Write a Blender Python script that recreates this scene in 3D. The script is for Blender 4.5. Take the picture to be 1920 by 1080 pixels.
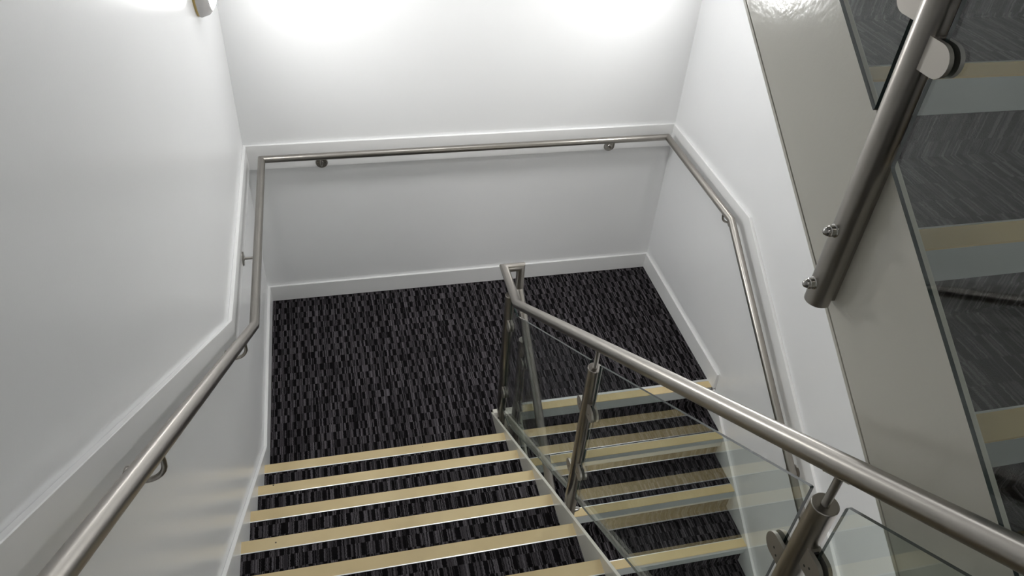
import bpy, bmesh, math, random
from mathutils import Vector, Matrix
random.seed(7)
for o in list(bpy.data.objects):
    bpy.data.objects.remove(o, do_unlink=True)
SC = bpy.context.scene
COL = SC.collection

# ------------------------------------------------------------------ camera
def look(yaw, pitch, roll):
    cy, sy, cp, sp = math.cos(yaw), math.sin(yaw), math.cos(pitch), math.sin(pitch)
    fw = Vector((sy*cp, cy*cp, sp)); rt = Vector((cy, -sy, 0)); up = rt.cross(fw)
    c, s = math.cos(roll), math.sin(roll)
    r2 = c*rt + s*up; u2 = -s*rt + c*up
    return Matrix((r2, u2, -fw)).transposed()
cam = bpy.data.cameras.new('camera')
cam.sensor_width = 36.0
cam.lens = 26.99
cam.clip_start = 0.02
camo = bpy.data.objects.new('camera', cam)
camo.matrix_world = Matrix.Translation((0.5016, -4.0944, 3.3855)) @ look(0.2741, -0.6863, 0.0809).to_4x4()
COL.objects.link(camo)
SC.camera = camo

# ------------------------------------------------------------------ world, exposure
world = bpy.data.worlds.new('world'); SC.world = world
world.use_nodes = True
world.node_tree.nodes['Background'].inputs[0].default_value = (0.9, 0.95, 1.0, 1)
world.node_tree.nodes['Background'].inputs[1].default_value = 0.0
vs = SC.view_settings
vs.view_transform = 'Standard'; vs.look = 'None'; vs.gamma = 1.0; vs.use_curve_mapping = False
vs.exposure = 0.08
LAMP_POWER = 114.0          # emission strength of the wall lights' diffusers
CEIL_POWER = 10.0          # emission strength of the fill panel added over the upper floor

LOW_POWER = 15.0           # emission strength of the unseen fill panel added over the lower floor
SOFF_POWER = 7.0          # emission strength of the fill panel added under the landing above

# ------------------------------------------------------------------ dimensions (metres)
W = 2.6463                 # stairwell width
R = 0.175; G = 0.2593; M = R/G; ANG = math.atan(M)
D1 = 1.5067; D2 = 1.2329   # first nosing of the flight up / landing nosing of the flight down
S = 0.0525                 # grip strip width
T = 0.0168; HB = 0.119     # skirting
XSI, XSO = 1.249, 1.261    # steel stringer, left flight
XRO, XRI = 1.406, 1.418    # steel stringer, right flights
XL, XR = 1.297, 1.383      # balustrade planes
FLOOR2 = 11*R              # upper floor level
def zl(y): return R + M*(-y - D1)          # nosing line, left flight
def zr(y): return M*(y + D2)               # nosing line, lower right flight
YU, ZU = -3.271, 2.682                     # one nosing of the upper flight
def zu(y): return ZU + M*(y - YU)

# ------------------------------------------------------------------ materials
def mat(name):
    m = bpy.data.materials.new(name); m.use_nodes = True
    nt = m.node_tree; b = nt.nodes['Principled BSDF']
    return m, nt, b
def lnk(nt, a, b): nt.links.new(a, b)
def N(nt, t, **kw):
    n = nt.nodes.new(t)
    for k, v in kw.items(): setattr(n, k, v)
    return n
def math_(nt, op, a, b=None, c=None):
    n = N(nt, 'ShaderNodeMath', operation=op)
    for i, v in enumerate((a, b, c)):
        if v is None: continue
        if isinstance(v, (int, float)): n.inputs[i].default_value = v
        else: lnk(nt, v, n.inputs[i])
    return n.outputs[0]
def paint(name, col, rough, bump=0.02, scale=140, var=0.02, spec=0.5):
    m, nt, b = mat(name)
    tc = N(nt, 'ShaderNodeTexCoord')
    nz = N(nt, 'ShaderNodeTexNoise'); nz.inputs['Scale'].default_value = 1.7; nz.inputs['Detail'].default_value = 4
    lnk(nt, tc.outputs['Object'], nz.inputs['Vector'])
    mx = N(nt, 'ShaderNodeMix', data_type='RGBA')
    lnk(nt, nz.outputs['Fac'], mx.inputs[0])
    mx.inputs[6].default_value = (*[c*(1-var) for c in col], 1); mx.inputs[7].default_value = (*[min(1, c*(1+var)) for c in col], 1)
    lnk(nt, mx.outputs[2], b.inputs['Base Color'])
    b.inputs['Roughness'].default_value = rough
    b.inputs['Specular IOR Level'].default_value = spec
    n2 = N(nt, 'ShaderNodeTexNoise'); n2.inputs['Scale'].default_value = scale; n2.inputs['Detail'].default_value = 2
    lnk(nt, tc.outputs['Object'], n2.inputs['Vector'])
    bp = N(nt, 'ShaderNodeBump'); bp.inputs['Strength'].default_value = bump; bp.inputs['Distance'].default_value = 0.003
    lnk(nt, n2.outputs['Fac'], bp.inputs['Height']); lnk(nt, bp.outputs[0], b.inputs['Normal'])
    return m
M_WALL = paint('satin_white_wall_paint', (0.895, 0.90, 0.905), 0.26, 0.03)
M_TRIM = paint('gloss_white_trim_paint', (0.89, 0.89, 0.885), 0.28, 0.02)
M_STEEL = paint('off_white_gloss_steel_paint', (0.68, 0.662, 0.585), 0.15, 0.10, 70)
M_CEIL = paint('matt_white_ceiling_paint', (0.87, 0.87, 0.87), 0.7)
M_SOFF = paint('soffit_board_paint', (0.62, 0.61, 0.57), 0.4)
M_DROP = paint('nosing_front_paint', (0.54, 0.575, 0.57), 0.4, 0.02)
M_GAP = paint('dark_joint_sealant', (0.16, 0.155, 0.14), 0.6)

def strip_mat():
    m, nt, b = mat('cream_grip_insert')
    tc = N(nt, 'ShaderNodeTexCoord')
    nz = N(nt, 'ShaderNodeTexNoise'); nz.inputs['Scale'].default_value = 5; nz.inputs['Detail'].default_value = 6
    lnk(nt, tc.outputs['Object'], nz.inputs['Vector'])
    cr = N(nt, 'ShaderNodeValToRGB'); cr.color_ramp.elements[0].position = .3; cr.color_ramp.elements[1].position = .7
    cr.color_ramp.elements[0].color = (0.66, 0.515, 0.27, 1); cr.color_ramp.elements[1].color = (0.74, 0.595, 0.335, 1)
    lnk(nt, nz.outputs['Fac'], cr.inputs[0])
    vo = N(nt, 'ShaderNodeTexVoronoi'); vo.inputs['Scale'].default_value = 9
    lnk(nt, tc.outputs['Object'], vo.inputs['Vector'])
    sp = math_(nt, 'LESS_THAN', vo.outputs['Distance'], 0.035)
    mx = N(nt, 'ShaderNodeMix', data_type='RGBA'); lnk(nt, sp, mx.inputs[0]); lnk(nt, cr.outputs[0], mx.inputs[6]); mx.inputs[7].default_value = (.06, .045, .03, 1)
    lnk(nt, mx.outputs[2], b.inputs['Base Color'])
    b.inputs['Roughness'].default_value = 0.55
    return m
M_STRIP = strip_mat()

def carpet_mat(name, px, pv):
    """black and grey loop-pile carpet: rows of short dashes, every other row shifted, thin yarns between"""
    m, nt, b = mat(name)
    tc = N(nt, 'ShaderNodeTexCoord'); sx = N(nt, 'ShaderNodeSeparateXYZ'); lnk(nt, tc.outputs['Object'], sx.inputs[0])
    # v runs along the tread and down the riser, so the pattern wraps round each step
    v = math_(nt, 'SUBTRACT', sx.outputs['Y'], sx.outputs['Z'])
    wob = N(nt, 'ShaderNodeTexNoise'); wob.inputs['Scale'].default_value = 130; wob.inputs['Detail'].default_value = 2
    lnk(nt, tc.outputs['Object'], wob.inputs['Vector'])
    wv = math_(nt, 'MULTIPLY', math_(nt, 'SUBTRACT', wob.outputs['Fac'], .5), 0.008)
    x0 = math_(nt, 'ADD', sx.outputs['X'], wv)
    vs_ = math_(nt, 'ADD', math_(nt, 'ADD', v, 10.0), math_(nt, 'MULTIPLY', wv, 0.6))
    row = math_(nt, 'FLOOR', math_(nt, 'DIVIDE', vs_, pv))
    par = math_(nt, 'MULTIPLY', math_(nt, 'MODULO', row, 2.0), 0.29)
    drift = math_(nt, 'MULTIPLY', math_(nt, 'SINE', math_(nt, 'MULTIPLY', row, 12.9)), 0.015)
    u0 = math_(nt, 'ADD', math_(nt, 'ADD', math_(nt, 'DIVIDE', x0, px), par), drift)
    u = math_(nt, 'FRACT', u0); blk = math_(nt, 'FLOOR', u0)
    jit = N(nt, 'ShaderNodeTexWhiteNoise', noise_dimensions='2D')
    cb0 = N(nt, 'ShaderNodeCombineXYZ'); lnk(nt, blk, cb0.inputs[0]); lnk(nt, row, cb0.inputs[1]); lnk(nt, cb0.outputs[0], jit.inputs['Vector'])
    dark = math_(nt, 'LESS_THAN', u, math_(nt, 'ADD', math_(nt, 'MULTIPLY', jit.outputs['Value'], .07), .25))
    yarn = math_(nt, 'FLOOR', math_(nt, 'DIVIDE', x0, 0.0031))
    wn = N(nt, 'ShaderNodeTexWhiteNoise', noise_dimensions='2D')
    cb = N(nt, 'ShaderNodeCombineXYZ'); lnk(nt, yarn, cb.inputs[0]); lnk(nt, row, cb.inputs[1])
    lnk(nt, cb.outputs[0], wn.inputs['Vector'])
    cr = N(nt, 'ShaderNodeValToRGB'); e = cr.color_ramp.elements
    cr.color_ramp.interpolation = 'CONSTANT'
    e[0].position = 0; e[0].color = (0.006, 0.005, 0.006, 1)
    e[1].position = .27; e[1].color = (0.032, 0.029, 0.032, 1)
    for p_, c_ in ((.46, (0.060, 0.054, 0.060, 1)), (.76, (0.118, 0.108, 0.118, 1)), (.93, (0.042, 0.038, 0.042, 1))):
        n_ = e.new(p_); n_.color = c_
    lnk(nt, wn.outputs['Value'], cr.inputs[0])
    mx = N(nt, 'ShaderNodeMix', data_type='RGBA'); lnk(nt, dark, mx.inputs[0]); lnk(nt, cr.outputs[0], mx.inputs[6]); mx.inputs[7].default_value = (0.0035, 0.0028, 0.0035, 1)
    fz = N(nt, 'ShaderNodeTexNoise'); fz.inputs['Scale'].default_value = 420; fz.inputs['Detail'].default_value = 2
    lnk(nt, tc.outputs['Object'], fz.inputs['Vector'])
    m2 = N(nt, 'ShaderNodeMix', data_type='RGBA', blend_type='MULTIPLY'); m2.inputs[0].default_value = 0.6
    lnk(nt, mx.outputs[2], m2.inputs[6]); lnk(nt, math_(nt, 'MULTIPLY', fz.outputs['Fac'], 1.9), m2.inputs[7])
    lnk(nt, m2.outputs[2], b.inputs['Base Color'])
    b.inputs['Roughness'].default_value = 0.95; b.inputs['Specular IOR Level'].default_value = 0.1
    bp = N(nt, 'ShaderNodeBump'); bp.inputs['Strength'].default_value = .5; bp.inputs['Distance'].default_value = .003
    lnk(nt, fz.outputs['Fac'], bp.inputs['Height']); lnk(nt, bp.outputs[0], b.inputs['Normal'])
    return m
M_CARPET = carpet_mat('striped_loop_carpet', 0.053, 0.055)

def metal(name, col, rough, scale=(300, 300, 4)):
    m, nt, b = mat(name)
    b.inputs['Metallic'].default_value = 1.0
    tc = N(nt, 'ShaderNodeTexCoord'); nz = N(nt, 'ShaderNodeTexNoise'); nz.inputs['Scale'].default_value = 3; nz.inputs['Detail'].default_value = 1
    lnk(nt, tc.outputs['Object'], nz.inputs['Vector'])
    lnk(nt, math_(nt, 'ADD', math_(nt, 'MULTIPLY', nz.outputs['Fac'], 0.02), rough - .01), b.inputs['Roughness'])
    b.inputs['Base Color'].default_value = (*col, 1)
    return m
M_INOX = metal('brushed_stainless_steel', (0.355, 0.335, 0.308), 0.30)
M_CLAMP = metal('satin_cast_stainless', (0.36, 0.34, 0.31), 0.5)
M_BOLT = metal('polished_stainless', (0.40, 0.39, 0.37), 0.18)
M_ALU = metal('aluminium_edge', (0.80, 0.81, 0.80), 0.35)
M_DARK = paint('dark_socket', (0.02, 0.02, 0.02), 0.5)

def glass_mat():
    m, nt, b = mat('clear_float_glass')
    nt.nodes.remove(b); out = nt.nodes['Material Output']
    tr = N(nt, 'ShaderNodeBsdfTransparent'); tr.inputs[0].default_value = (0.925, 0.955, 0.94, 1)
    gl = N(nt, 'ShaderNodeBsdfGlossy'); gl.inputs['Color'].default_value = (1, 1, 1, 1); gl.inputs['Roughness'].default_value = 0.0
    geo = N(nt, 'ShaderNodeNewGeometry')
    # the pane is not refracted, so both faces take the outside-to-inside Fresnel term
    ior = math_(nt, 'ADD', 1.48, math_(nt, 'MULTIPLY', geo.outputs['Backfacing'], 1/1.48 - 1.48))
    fr = N(nt, 'ShaderNodeFresnel'); lnk(nt, ior, fr.inputs['IOR'])
    mx = N(nt, 'ShaderNodeMixShader'); lnk(nt, fr.outputs[0], mx.inputs[0]); lnk(nt, tr.outputs[0], mx.inputs[1]); lnk(nt, gl.outputs[0], mx.inputs[2])
    lnk(nt, mx.outputs[0], out.inputs['Surface'])
    return m
M_GLASS = glass_mat()
def glass_edge_mat():
    m, nt, b = mat('polished_glass_edge')
    b.inputs['Base Color'].default_value = (0.012, 0.028, 0.026, 1); b.inputs['Roughness'].default_value = 0.16; b.inputs['IOR'].default_value = 1.5
    return m
M_GEDGE = glass_edge_mat()
def emis(name, col, st):
    m, nt, b = mat(name)
    b.inputs['Base Color'].default_value = (.9, .9, .9, 1); b.inputs['Emission Color'].default_value = (*col, 1); b.inputs['Emission Strength'].default_value = st
    return m
M_DIFF = emis('lit_opal_diffuser', (1.0, 0.997, 0.985), LAMP_POWER)
M_FILL = emis('fill_ceiling_panel', (1.0, 0.98, 0.95), CEIL_POWER)
M_FILL2 = emis('fill_landing_panel', (0.97, 0.985, 1.0), SOFF_POWER)
M_HOUSE = paint('white_lamp_housing', (0.72, 0.70, 0.69), 0.4)
M_BRASS = paint('yellowed_lamp_gasket', (0.80, 0.60, 0.22), 0.5)

# ------------------------------------------------------------------ mesh helpers
def link(name, bm, material, parent=None, smooth=None):
    bmesh.ops.recalc_face_normals(bm, faces=bm.faces)
    me = bpy.data.meshes.new(name); bm.to_mesh(me); bm.free()
    for mm in (material if isinstance(material, (list, tuple)) else [material]): me.materials.append(mm)
    if smooth is not None:
        for p in me.polygons: p.use_smooth = True
        me.set_sharp_from_angle(angle=math.radians(smooth))
    o = bpy.data.objects.new(name, me); COL.objects.link(o)
    if parent is not None: o.parent = parent
    return o
def empty(name, label, cat, group=None):
    o = bpy.data.objects.new(name, None); COL.objects.link(o)
    return tag(o, label, cat, group)
def tag(o, label, cat, group=None):
    o['label'] = label; o['category'] = cat
    if group: o['group'] = group
    return o
def struct(o, label=None, cat=None):
    o['kind'] = 'structure'
    if label: o['label'] = label
    if cat: o['category'] = cat
    return o
def box(bm, x0, x1, y0, y1, z0, z1):
    vs_ = [bm.verts.new(p) for p in ((x0,y0,z0),(x1,y0,z0),(x1,y1,z0),(x0,y1,z0),(x0,y0,z1),(x1,y0,z1),(x1,y1,z1),(x0,y1,z1))]
    fs = []
    for f in ((0,3,2,1),(4,5,6,7),(0,1,5,4),(1,2,6,5),(2,3,7,6),(3,0,4,7)): fs.append(bm.faces.new([vs_[i] for i in f]))
    return fs
def prism(bm, poly, x0, x1, edge_index=None):
    """polygon in the YZ plane pushed out along X"""
    a = [bm.verts.new((x0, y, z)) for y, z in poly]; b = [bm.verts.new((x1, y, z)) for y, z in poly]
    bm.faces.new(a); bm.faces.new(b[::-1]); n = len(poly)
    for i in range(n):
        f = bm.faces.new((a[i], b[i], b[(i+1) % n], a[(i+1) % n]))
        if edge_index is not None: f.material_index = edge_index
def bev(bm, w, seg=1):
    bmesh.ops.recalc_face_normals(bm, faces=bm.faces)
    bmesh.ops.bevel(bm, geom=[e for e in bm.edges if len(e.link_faces) == 2 and e.calc_face_angle(0) > .3], offset=w, segments=seg, affect='EDGES')
def boxo(name, dims, m, parent=None, w=0.0):
    bm = bmesh.new(); box(bm, *dims)
    if w: bev(bm, w)
    return link(name, bm, m, parent)
def prismo(name, poly, x0, x1, m, parent=None, w=0.0):
    bm = bmesh.new(); prism(bm, poly, x0, x1)
    if w: bev(bm, w)
    return link(name, bm, m, parent)
def frame(d):
    d = Vector(d).normalized(); h = Vector((0, 0, 1)) if abs(d.z) < .9 else Vector((1, 0, 0))
    a = d.cross(h).normalized(); return a, d.cross(a).normalized()
def tube(bm, pts, r, n=28, caps=True):
    """tube along a polyline with mitred joints"""
    P = [Vector(p) for p in pts]; d = [(P[i+1]-P[i]).normalized() for i in range(len(P)-1)]
    a, b = frame(d[0])
    ring = [P[0] + r*(math.cos(2*math.pi*i/n)*a + math.sin(2*math.pi*i/n)*b) for i in range(n)]
    prev = [bm.verts.new(v) for v in ring]
    if caps: bm.faces.new(prev[::-1])
    for k in range(1, len(P)):
        nn = d[k-1] if k == len(P)-1 else (d[k-1] + d[k]).normalized()
        ring = [v + d[k-1]*((P[k]-v).dot(nn)/d[k-1].dot(nn)) for v in ring]
        cur = [bm.verts.new(v) for v in ring]
        for i in range(n): bm.faces.new((prev[i], prev[(i+1) % n], cur[(i+1) % n], cur[i]))
        prev = cur
    if caps: bm.faces.new(prev)
def lathe(bm, o, d, prof, n=28):
    """profile of (distance along d, radius) turned about the axis d at o"""
    o = Vector(o); d = Vector(d).normalized(); a, b = frame(d); rings = []
    for t, r in prof:
        if r < 1e-5: rings.append([bm.verts.new(o + d*t)])
        else: rings.append([bm.verts.new(o + d*t + r*(math.cos(2*math.pi*i/n)*a + math.sin(2*math.pi*i/n)*b)) for i in range(n)])
    for p, q in zip(rings, rings[1:]):
        for i in range(n):
            j = (i+1) % n
            if len(p) == 1 and len(q) > 1: bm.faces.new((p[0], q[j], q[i]))
            elif len(q) == 1 and len(p) > 1: bm.faces.new((p[i], p[j], q[0]))
            elif len(p) > 1: bm.faces.new((p[i], p[j], q[j], q[i]))
    for e in (rings[0], rings[-1]):
        if len(e) > 1: bm.faces.new(e)
def latheo(name, o, d, prof, m, parent=None, n=28, smooth=40):
    bm = bmesh.new(); lathe(bm, o, d, prof, n); return link(name, bm, m, parent, smooth)

# ------------------------------------------------------------------ the setting
YB = -7.0; ZB = -2.1; ZT = 5.2
struct(boxo('wall_left', (-.12, 0, YB, .12, ZB, ZT), M_WALL), 'satin white wall on the left of the stairwell', 'wall')
struct(boxo('wall_right', (W, W+.12, YB, .12, ZB, ZT), M_WALL), 'satin white wall on the right of the descending flight', 'wall')
struct(boxo('wall_back', (0, W, 0, .12, ZB, ZT), M_WALL), 'satin white wall behind the landing', 'wall')
struct(boxo('wall_rear', (0, W, YB-.12, YB, ZB, ZT), M_WALL), 'white wall closing the stairwell behind the viewer', 'wall')
struct(boxo('ceiling', (0, W, YB, 0, ZT, ZT+.1), M_CEIL), 'white ceiling above the stairwell', 'ceiling')
# landing carpet: full depth on the left, up to the nosing on the right
bm = bmesh.new()
poly = [(0, 0), (W, 0), (W, -D2+S+.016), (XRO, -D2+S+.016), (XRO, -D2+.045), (XSI, -D2+.045), (XSI, -D1-.02), (0, -D1-.02)]
a = [bm.verts.new((x, y, 0)) for x, y in poly]; b_ = [bm.verts.new((x, y, -.18)) for x, y in poly]
bm.faces.new(a); bm.faces.new(b_[::-1])
for i in range(len(poly)): bm.faces.new((a[i], b_[i], b_[(i+1) % len(poly)], a[(i+1) % len(poly)]))
struct(link('floor', bm, M_CARPET), 'black and grey patterned carpet on the half landing', 'floor')
struct(boxo('floor', (0, XSO, YB, -D1-10*G-.06, FLOOR2-.25, FLOOR2), M_CARPET), 'carpeted upper floor at the head of the flight', 'floor')
struct(boxo('floor', (XSO, W, YB, YU-3*G-.02, FLOOR2-.25, FLOOR2), M_CARPET), 'carpeted upper floor at the foot of the upper flight', 'floor')
struct(boxo('floor', (0, W, YB, 0, ZB, -11*R), M_CARPET), 'carpeted lower floor under the flights', 'floor')
YT = YU + 8*G; ZTL = ZU + 8*R              # head of the upper flight
bm = bmesh.new(); box(bm, 0, W, YT+.024, 0, ZTL-.25, ZTL)
struct(link('ceiling', bm, M_CEIL), 'underside of the landing above', 'ceiling')

# skirting boards round the landing
struct(boxo('baseboard_back', (0, W, -T, 0, 0, HB), M_TRIM, w=.0015), 'white skirting board along the back of the landing', 'skirting board')
OFFL = 0.055
yb = -D1 + (R + OFFL - HB)/M * 1.0
yb = -D1 + 0.0 + (R + OFFL - HB)/M
struct(boxo('baseboard_left', (0, T, yb, -T, 0, HB), M_TRIM, w=.0015), 'white skirting board on the left of the landing', 'skirting board')
struct(boxo('baseboard_right', (W-T, W, -1.2465, -T, 0, HB), M_TRIM, w=.0015), 'white skirting board on the right of the landing ending at the stair edge', 'skirting board')

# dado boards that carry the wall handrail
DH = 0.158; ZD = 1.154; DT = 0.0168
tn = DH*math.tan(ANG/2); dv = DH/math.cos(ANG)
struct(boxo('trim_1', (0, W, -DT, 0, ZD-DH, ZD), M_TRIM, w=.002), 'white dado board on the back wall behind the handrail', 'dado board')
y1 = -1.507; ye = -5.2
poly = [(-DT, ZD), (y1, ZD), (ye, ZD+M*(y1-ye)), (ye, ZD+M*(y1-ye)-dv), (y1-tn, ZD-DH), (-DT, ZD-DH)]
struct(prismo('trim_2', poly, 0, DT, M_TRIM, w=.002), 'white dado board rising along the left wall behind the handrail', 'dado board')
y1 = -1.080; ye = -3.9
poly = [(-DT, ZD), (y1, ZD), (ye, ZD-M*(y1-ye)), (ye, ZD-M*(y1-ye)-dv), (y1+tn, ZD-DH), (-DT, ZD-DH)]
struct(prismo('trim_3', poly, W-DT, W, M_TRIM, w=.002), 'white dado board dropping along the right wall behind the handrail', 'dado board')

# ------------------------------------------------------------------ flights of stairs
ND = 0.0728
def nosing(parent, x0, x1, y, z, sgn, back=0.004):
    """y = front edge; sgn=+1: tread lies towards +Y of it, -1: towards -Y"""
    yb_ = y + sgn*S
    bm = bmesh.new()
    poly = [(y, z-.003), (y, z-ND), (y+sgn*.006, z-ND), (y+sgn*.006, z-.012), (yb_, z-.012), (yb_, z-.003)]
    prism(bm, poly, x0, x1)
    n = link('nosing', bm, M_DROP, parent)
    boxo('grip_strip', (x0, x1, min(y+sgn*.0005, yb_), max(y+sgn*.0005, yb_), z-.003, z+.001), M_STRIP, n)
    boxo('metal_edge', (x0, x1, min(yb_, yb_+sgn*back), max(yb_, yb_+sgn*back), z-.012, z+.002), M_ALU, n)
    return n
def flight(root, x0, x1, steps, sgn, rr):
    """steps: list of (front y, z); sgn: side on which the tread lies"""
    for i, (y, z) in enumerate(steps):
        yf = y + sgn*(S+.004); ybk = y + sgn*(G+.018)
        boxo('tread', (x0, x1, min(yf, ybk), max(yf, ybk), z-.03, z), M_CARPET, root)
        nosing(root, x0, x1, y, z, sgn)
        yr = y + sgn*.018
        boxo('riser', (x0, x1, min(yr, yr+sgn*.02), max(yr, yr+sgn*.02), z-rr, z-.012), M_CARPET, root)

# left flight, up from the landing to the viewer
st = empty('staircase', 'cream-edged carpeted flight rising from the landing to the viewer on the left', 'staircase')
st.location = (0, 0, 0)
flight(st, T, XSI, [(-(D1+(k-1)*G), k*R) for k in range(1, 12)], -1, R)
y0 = -1.215; y9 = -D1 - 11*G
sp_ = 0.028
ls = prismo('stringer', [(-D1+(R+sp_)/M, 0.0), (-4.3, zl(-4.3)+sp_), (-4.3, zl(-4.3)-.31), (-D1+(R+sp_)/M-.26, -.18), (-D1+(R+sp_)/M, -.18)], XSI, XSO, M_STEEL, st, .001)
ls['label'] = 'white steel side plate along the stairwell'
ws = prismo('wall_string', [(yb, HB), (-4.3, zl(-4.3)+OFFL), (-4.3, zl(-4.3)-.25), (yb-.1, 0.001), (yb, 0.001)], .0006, T, M_TRIM, st, .0015)
ws['label'] = 'white skirting rising along the left wall'
bm = bmesh.new(); prism(bm, [(-D1-.06, -.02), (-4.3, zl(-4.3)-.26), (-4.3, zl(-4.3)-.29), (-D1-.06, -.05)], T, XSI)
link('soffit', bm, M_SOFF, st)

# right flight, down from the landing
sd = empty('staircase', 'cream-edged carpeted flight dropping from the landing on the right below the glass', 'staircase')
XW = W-.006
boxo('riser', (XRI, XW, -D2+.018, -D2+.04, -R, -.012), M_CARPET, sd)
n0 = nosing(sd, XRI, W-T, -D2, 0.0, 1, back=.016)
flight(sd, XRI, XW, [(-(D2+k*G), -k*R) for k in range(1, 11)], 1, R)
so = 0.024
rs = prismo('stringer', [(-D2-.0, zr(-D2)+so), (-4.0, zr(-4.0)+so), (-4.0, zr(-4.0)-.29), (-D2, -.29)], XRO, XRI, M_STEEL, sd, .001)
rs['label'] = 'white steel side plate of the descending flight'
rw = prismo('wall_string', [(-1.2475, -.003), (-1.2475-.02, -.012), (-4.0, zr(-4.0)+.018), (-4.0, zr(-4.0)-.25), (-1.2475, -.30)], W-T, W-.0006, M_TRIM, sd, .001)
rw['label'] = 'white skirting dropping along the right wall'
bm = bmesh.new(); prism(bm, [(-D2, -.30), (-4.0, zr(-4.0)-.29), (-4.0, zr(-4.0)-.32), (-D2, -.33)], XRI, W-.002)
link('soffit', bm, M_SOFF, sd)
# landing edge at the well between the flights
we = boxo('trim_4', (XSO, XRO, -D2-.004, -D2+.045, -.30, .004), M_STEEL, w=.001)
struct(we, 'white edging of the landing in the gap between the two flights', 'edging')

# upper flight, rising away on the right
su = empty('staircase', 'upper carpeted flight rising away at the right edge behind the glass', 'staircase')
flight(su, XRI, W-T, [(YU+k*G, ZU+k*R) for k in range(-3, 8)], 1, R)
UTOP = 2.782; UB = 2.455
def ut(y): return UTOP + M*(y+3.14)
def ub(y): return UB + M*(y+3.14)
yA = -4.1
YS = YT - .032
us = prismo('stringer', [(yA, ut(yA)), (YS, ut(YS)), (YS, ub(YS)), (yA, ub(yA))], XRO, XRI, M_STEEL, su, .001)
us['label'] = 'broad off-white steel side plate of the upper flight'
prismo('joint', [(yA, ub(yA)), (YS, ub(YS)), (YS, ub(YS)-.002), (yA, ub(yA)-.002)], XRO+.002, XRI, M_GAP, su)
sf = prismo('soffit', [(yA, ub(yA)-.002), (YS, ub(YS)-.002), (YS, ub(YS)-.011), (yA, ub(yA)-.011)], XRO-.001, W-.002, M_STEEL, su)
prismo('wall_string', [(yA, zu(yA)+.05), (YS, zu(YS)+.05), (YS, zu(YS)-.2), (yA, zu(yA)-.2)], W-T, W-.0006, M_TRIM, su)

# ------------------------------------------------------------------ handrail round the walls
HR = 0.0205; AL, AR_ = 0.0995, 0.078; ZH = 1.1031
YL = -1.4972; YRB = -1.0204
wh = empty('wall_handrail', 'brushed steel handrail running round the three white walls on brackets', 'handrail')
bm = bmesh.new()
tube(bm, [(AL, -4.7, ZH+M*(YL+4.7)), (AL, YL, ZH), (AL, -.088, ZH), (W-AR_, -.088, ZH), (W-AR_, YRB, ZH), (W-AR_, -3.6, ZH-M*(YRB+3.6))], HR, 32)
link('rail', bm, M_INOX, wh, 35)
def bracket(p, nrm, rise=0.08):
    """p: wall point behind the rail, at the height of the rail's axis; nrm: out of the wall"""
    n_ = Vector(nrm); w0 = Vector(p); w0.z -= rise
    out = (AL if abs(nrm[0]) > .5 and nrm[0] > 0 else (AR_ if abs(nrm[0]) > .5 else .088)) - DT
    br = latheo('bracket', w0, n_, [(0, .035), (.0035, .035), (.006, .0325), (.006, .012), (.009, .010), (.009, 0)], M_INOX, wh, 32)
    bw = min(.045, out-.006); bh = min(.05, rise-HR)
    bm = bmesh.new(); pts = [w0 + n_*.004]
    for i in range(7):
        t = i/6*math.pi/2
        pts.append(w0 + n_*(out-bw + bw*math.sin(t)) + Vector((0, 0, bh*(1-math.cos(t)))))
    pts.append(w0 + n_*out + Vector((0, 0, rise - HR + .003)))
    tube(bm, pts, .0062, 12)
    link('arm', bm, M_INOX, br, 50)
    up = Vector((0, 0, 1)); side = n_.cross(up)
    for s_ in (-1, 1):
        latheo('screw', w0 + side*s_*.021 + n_*.004, n_, [(0, .0045), (.002, .004), (.0025, 0)], M_BOLT, br, 10)
    return br
for y in (-.903, -1.80, -2.98, -4.2): bracket((DT, y, ZH + max(0, M*(YL-y))), (1, 0, 0), .08 if y > YL else .098)
for x in (.426, 2.213): bracket((x, -DT, ZH), (0, -1, 0))
for y in (-.93, -2.10): bracket((W-DT, y, ZH - max(0, M*(YRB-y))), (-1, 0, 0))

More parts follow.
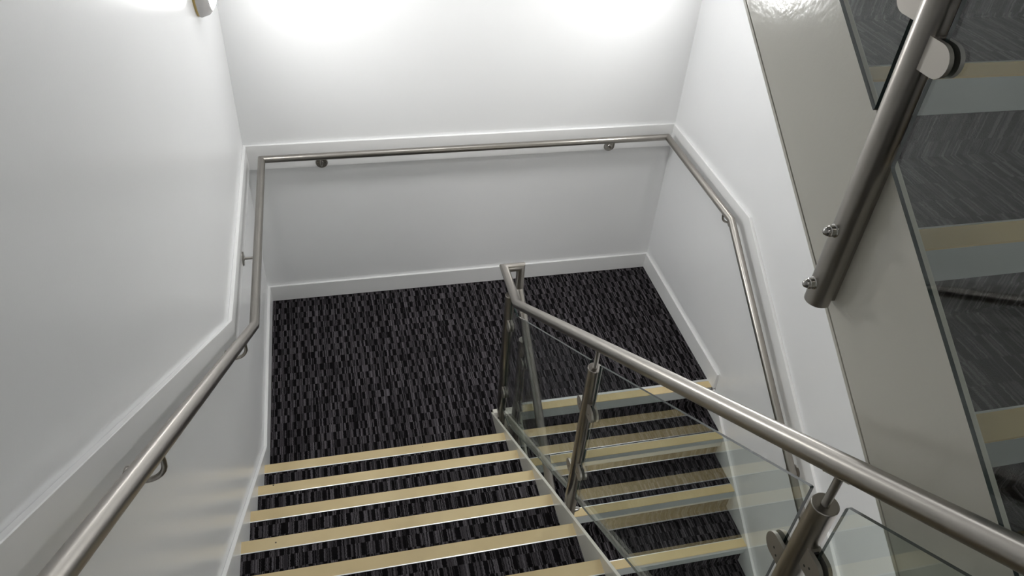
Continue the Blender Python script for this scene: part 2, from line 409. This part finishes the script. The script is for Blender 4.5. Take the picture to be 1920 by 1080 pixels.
# ------------------------------------------------------------------ glass balustrades
PR = 0.0254; BR = 0.0222; GT = 0.008
def post(parent, x, y, zb, zt, cut_z, side, rail_z, clamps):
    """round post on the face of a stringer; side = -1: stringer on its left, +1: on its right.
    below cut_z the post is scalloped flat against the plate; clamps: list of (z, +1/-1 along Y)"""
    n = 36; bm = bmesh.new()
    zs = [zb, zb+.02, cut_z-.05] + [cut_z-.05+.09*i/8 for i in range(1, 9)] + [cut_z+.08, zt-.0015, zt]
    rings = []
    for z in zs:
        t = min(1, max(0, (z-(cut_z-.05))/.09)); flat = .011 + (.026-.011)*(t**.5)
        rr = PR if z < zt else PR-.0015
        ring = []
        for i in range(n):
            a = 2*math.pi*i/n; dx, dy = rr*math.cos(a), rr*math.sin(a)
            if side*dx > flat: dx = side*flat
            ring.append(bm.verts.new((x+dx, y+dy, z)))
        rings.append(ring)
    for p, q in zip(rings, rings[1:]):
        for i in range(n): bm.faces.new((p[i], p[(i+1) % n], q[(i+1) % n], q[i]))
    bm.faces.new(rings[0]); bm.faces.new(rings[-1])
    po = link('post', bm, M_INOX, parent, 35)
    # spacer pad between post and plate, dome-nut bolts on the free side
    face = XSO+.0006 if side < 0 else XRO-.0006
    a_, b2 = sorted((face, x + side*.011))
    boxo('mounting_pad', (a_, b2, y-.018, y+.018, zb+.01, cut_z-.045), M_CLAMP, po)
    for bz in (zb+.045, zb+.165):
        latheo('bolt', (x - side*(PR-.002), y, bz), (-side, 0, 0), [(0, .0125), (.002, .0125), (.0035, .0105), (.0115, .0105), (.0125, .0085), (.0165, .0085), (.021, .006), (.0235, 0)], M_BOLT, po, 20)
    if rail_z is not None:
        latheo('rail_stem', (x, y, zt-.002), (0, 0, 1), [(0, .0095), (.002, .0080), (rail_z-zt-BR*.6, .0080)], M_INOX, po, 16)
        bm = bmesh.new(); box(bm, x-.010, x+.010, y-.030, y+.030, 0, .004)
        for v in bm.verts: v.co.z += rail_z - BR - .0035 + (M*(-1 if side < 0 else 1)*(v.co.y-y) if rail_z is not None else 0)
        link('saddle', bm, M_BOLT, po)
    for cz, s_ in clamps:
        bm = bmesh.new(); hgt = .026
        prof = [(.010, -hgt), (PR+.026, -hgt)] + [(PR+.026+hgt*math.cos(t), hgt*math.sin(t)) for t in [(-90+180*i/12)*math.pi/180 for i in range(1, 12)]] + [(PR+.026, hgt), (.010, hgt)]
        for xo in (-1, 1):
            xa, xb = sorted((x+xo*(GT/2+.0015), x+xo*(GT/2+.0095)))
            prism(bm, [(y+s_*u, cz+v) for u, v in prof], xa, xb)
        box(bm, x-.007, x+.007, min(y+s_*.012, y+s_*(PR+.006)), max(y+s_*.012, y+s_*(PR+.006)), cz-hgt, cz+hgt)
        bmesh.ops.recalc_face_normals(bm, faces=bm.faces)
        cl = link('glass_clamp', bm, M_CLAMP, po, 40)
        bm = bmesh.new(); box(bm, x-.0069, x+.0069, min(y+s_*(PR+.006), y+s_*(PR+.010)), max(y+s_*(PR+.006), y+s_*(PR+.010)), cz-hgt+.001, cz+hgt-.001)
        link('gasket', bm, M_DARK, po)
        for u in ((.034, .046) if side < 0 else ()):
            latheo('screw', (x-GT/2-.0092, y+s_*u, cz-.012+.010*(u > .04)), (-1, 0, 0), [(0, .0028), (.0006, .0028), (.0006, 0)], M_DARK, po, 8)
    return po
def panel(parent, x, poly, r=.006):
    """glass sheet in the YZ plane with softened corners"""
    out = []; n = len(poly)
    for i in range(n):
        p0, p1, p2 = Vector(poly[i-1]), Vector(poly[i]), Vector(poly[(i+1) % n])
        a = (p0-p1).normalized(); b = (p2-p1).normalized()
        for k in range(4):
            t = k/3; q = (1-t)**2*(p1+a*r) + 2*t*(1-t)*p1 + t*t*(p1+b*r); out.append((q.x, q.y))
    bm = bmesh.new(); prism(bm, out, x-GT/2, x+GT/2, 1)
    return link('glass_panel', bm, [M_GLASS, M_GEDGE], parent)

bal = empty('glass_balustrade', 'steel and glass balustrade of the left flight turning down the lower right flight', 'balustrade')
ZLR = 0.9695; YB1 = -1.3795; YU0 = -1.0927
def lrail(y): return ZLR + max(0, M*(YB1-y))
RZ = 0.828; RYB = -1.098
def rrail(y): return RZ + M*(y-RYB)
bm = bmesh.new()
tube(bm, [(XL, -4.6, lrail(-4.6)), (XL, YB1, ZLR), (XL, YU0, ZLR), (XR, YU0, ZLR), (XR, YU0-.006, RZ), (XR, -3.7, rrail(-3.7))], BR, 36)
link('handrail', bm, M_INOX, bal, 35)
P1, P2, P3 = -1.2442, -2.386, -3.4405
def stl(y): return zl(y) + sp_
post(bal, XL, P1, -.17, .915, .06, -1, ZLR, [(.745, -1), (.25, -1)])
post(bal, XL, P2, stl(P2)-.24, lrail(P2)-.105, stl(P2), -1, lrail(P2), [(1.36, -1), (1.275+.04, 1), (1.03, -1), (.955, 1)])
post(bal, XL, P3, stl(P3)-.24, lrail(P3)-.105, stl(P3), -1, lrail(P3), [(2.125, -1), (2.05, 1), (1.80, -1), (1.73, 1)])
EG = .042; GTOP = .082; GB = .034
def lpanel(ya, yb2):
    panel(bal, XL, [(ya, stl(ya)+GB), (ya, lrail(ya)-GTOP), (yb2, lrail(yb2)-GTOP), (yb2, stl(yb2)+GB)])
ya = P1-EG
panel(bal, XL, [(ya, .10), (ya, ZLR-.06), (YB1-.03, ZLR-.05), (P2+EG, lrail(P2+EG)-GTOP), (P2+EG, stl(P2+EG)+GB), (-1.42, .13)])
lpanel(P2-EG, P3+EG)
lpanel(P3-EG, -4.45)
def srt(y): return zr(y) + so
Q1, Q2, Q3 = -1.262, -2.36, -3.42
for q in (Q1, Q2, Q3):
    post(bal, XR, q, srt(q)-.24, rrail(q)-.105, srt(q)+.07, 1, rrail(q), [(rrail(q)-.24, -1), (rrail(q)-.58, -1)])
for qa, qb in ((Q1, Q2), (Q2, Q3)):
    ya, yb2 = qa-EG, qb+EG
    panel(bal, XR, [(ya, srt(ya)+GB), (ya, rrail(ya)-GTOP), (yb2, rrail(yb2)-GTOP), (yb2, srt(yb2)+GB)])

ubal = empty('glass_balustrade', 'steel and glass balustrade of the upper flight at the top right', 'balustrade')
P4 = -3.136
def urail(y): return ut(y) + .90
U4 = [P4 + .0, P4+1.06, P4-1.02]
for q in U4:
    post(ubal, XR, q, ut(q)-.318, urail(q)-.105, ut(q)+.07, 1, urail(q), [(ut(q)+.185, -1), (ut(q)+.243, 1), (ut(q)+.60, -1), (ut(q)+.64, 1)])
bm = bmesh.new(); tube(bm, [(XR, -4.35, urail(-4.35)), (XR, YT, urail(YT))], BR, 36)
link('handrail', bm, M_INOX, ubal, 35)
for qa, qb in ((U4[2], U4[0]), (U4[0], U4[1])):
    ya, yb2 = qa+EG, qb-EG
    panel(ubal, XR, [(ya, ut(ya)+.028), (ya, urail(ya)-GTOP), (yb2, urail(yb2)-GTOP), (yb2, ut(yb2)+.028)])

# ------------------------------------------------------------------ lights
def wall_light(x, sgn, label):
    y, z, r = -.62, 2.268, .147
    t = empty('wall_light', label, 'wall light', 'round wall lights')
    o = (x, y, z); d = (sgn, 0, 0)
    latheo('gasket', o, d, [(0, r-.004), (.010, r-.004), (.010, 0)], M_BRASS, t, 48)
    latheo('housing', o, d, [(.010, r), (.014, r+.001), (.046, r-.010), (.060, r-.026), (.060, r-.031), (.02, r-.031), (.02, 0)], M_HOUSE, t, 48)
    latheo('diffuser', o, d, [(.021, r-.0315), (.059, r-.0315), (.068, r-.040), (.075, r-.058), (.080, r-.085), (.083, 0)], M_DIFF, t, 48)
    return t
wall_light(0, 1, 'round white bulkhead light glowing on the left wall at the top edge')
wall_light(W, -1, 'round white bulkhead light on the right wall above the landing')
def fill_panel(x, y, z, label, m=M_FILL, h=.33):  # glowing panels out of view, added to brighten walls and steps
    c = empty('fill_panel', label, 'added fill light', 'added fill panels')
    boxo('frame', (x-h, x+h, y-h, y+h, z-.03, z-.001), M_TRIM, c)
    boxo('diffuser', (x-h+.03, x+h-.03, y-h+.03, y+h-.03, z-.034, z-.0305), m, c)
fill_panel(.95, -5.4, ZT, 'added square fill light over the upper floor')
fill_panel(W/2, -.80, ZTL-.25, 'added square fill light under the landing above', M_FILL2)
fill_panel(2.03, -4.70, FLOOR2-.25, 'added square fill light over the lower floor', emis('fill_lower_panel', (1.0, 0.98, 0.95), LOW_POWER), .45)
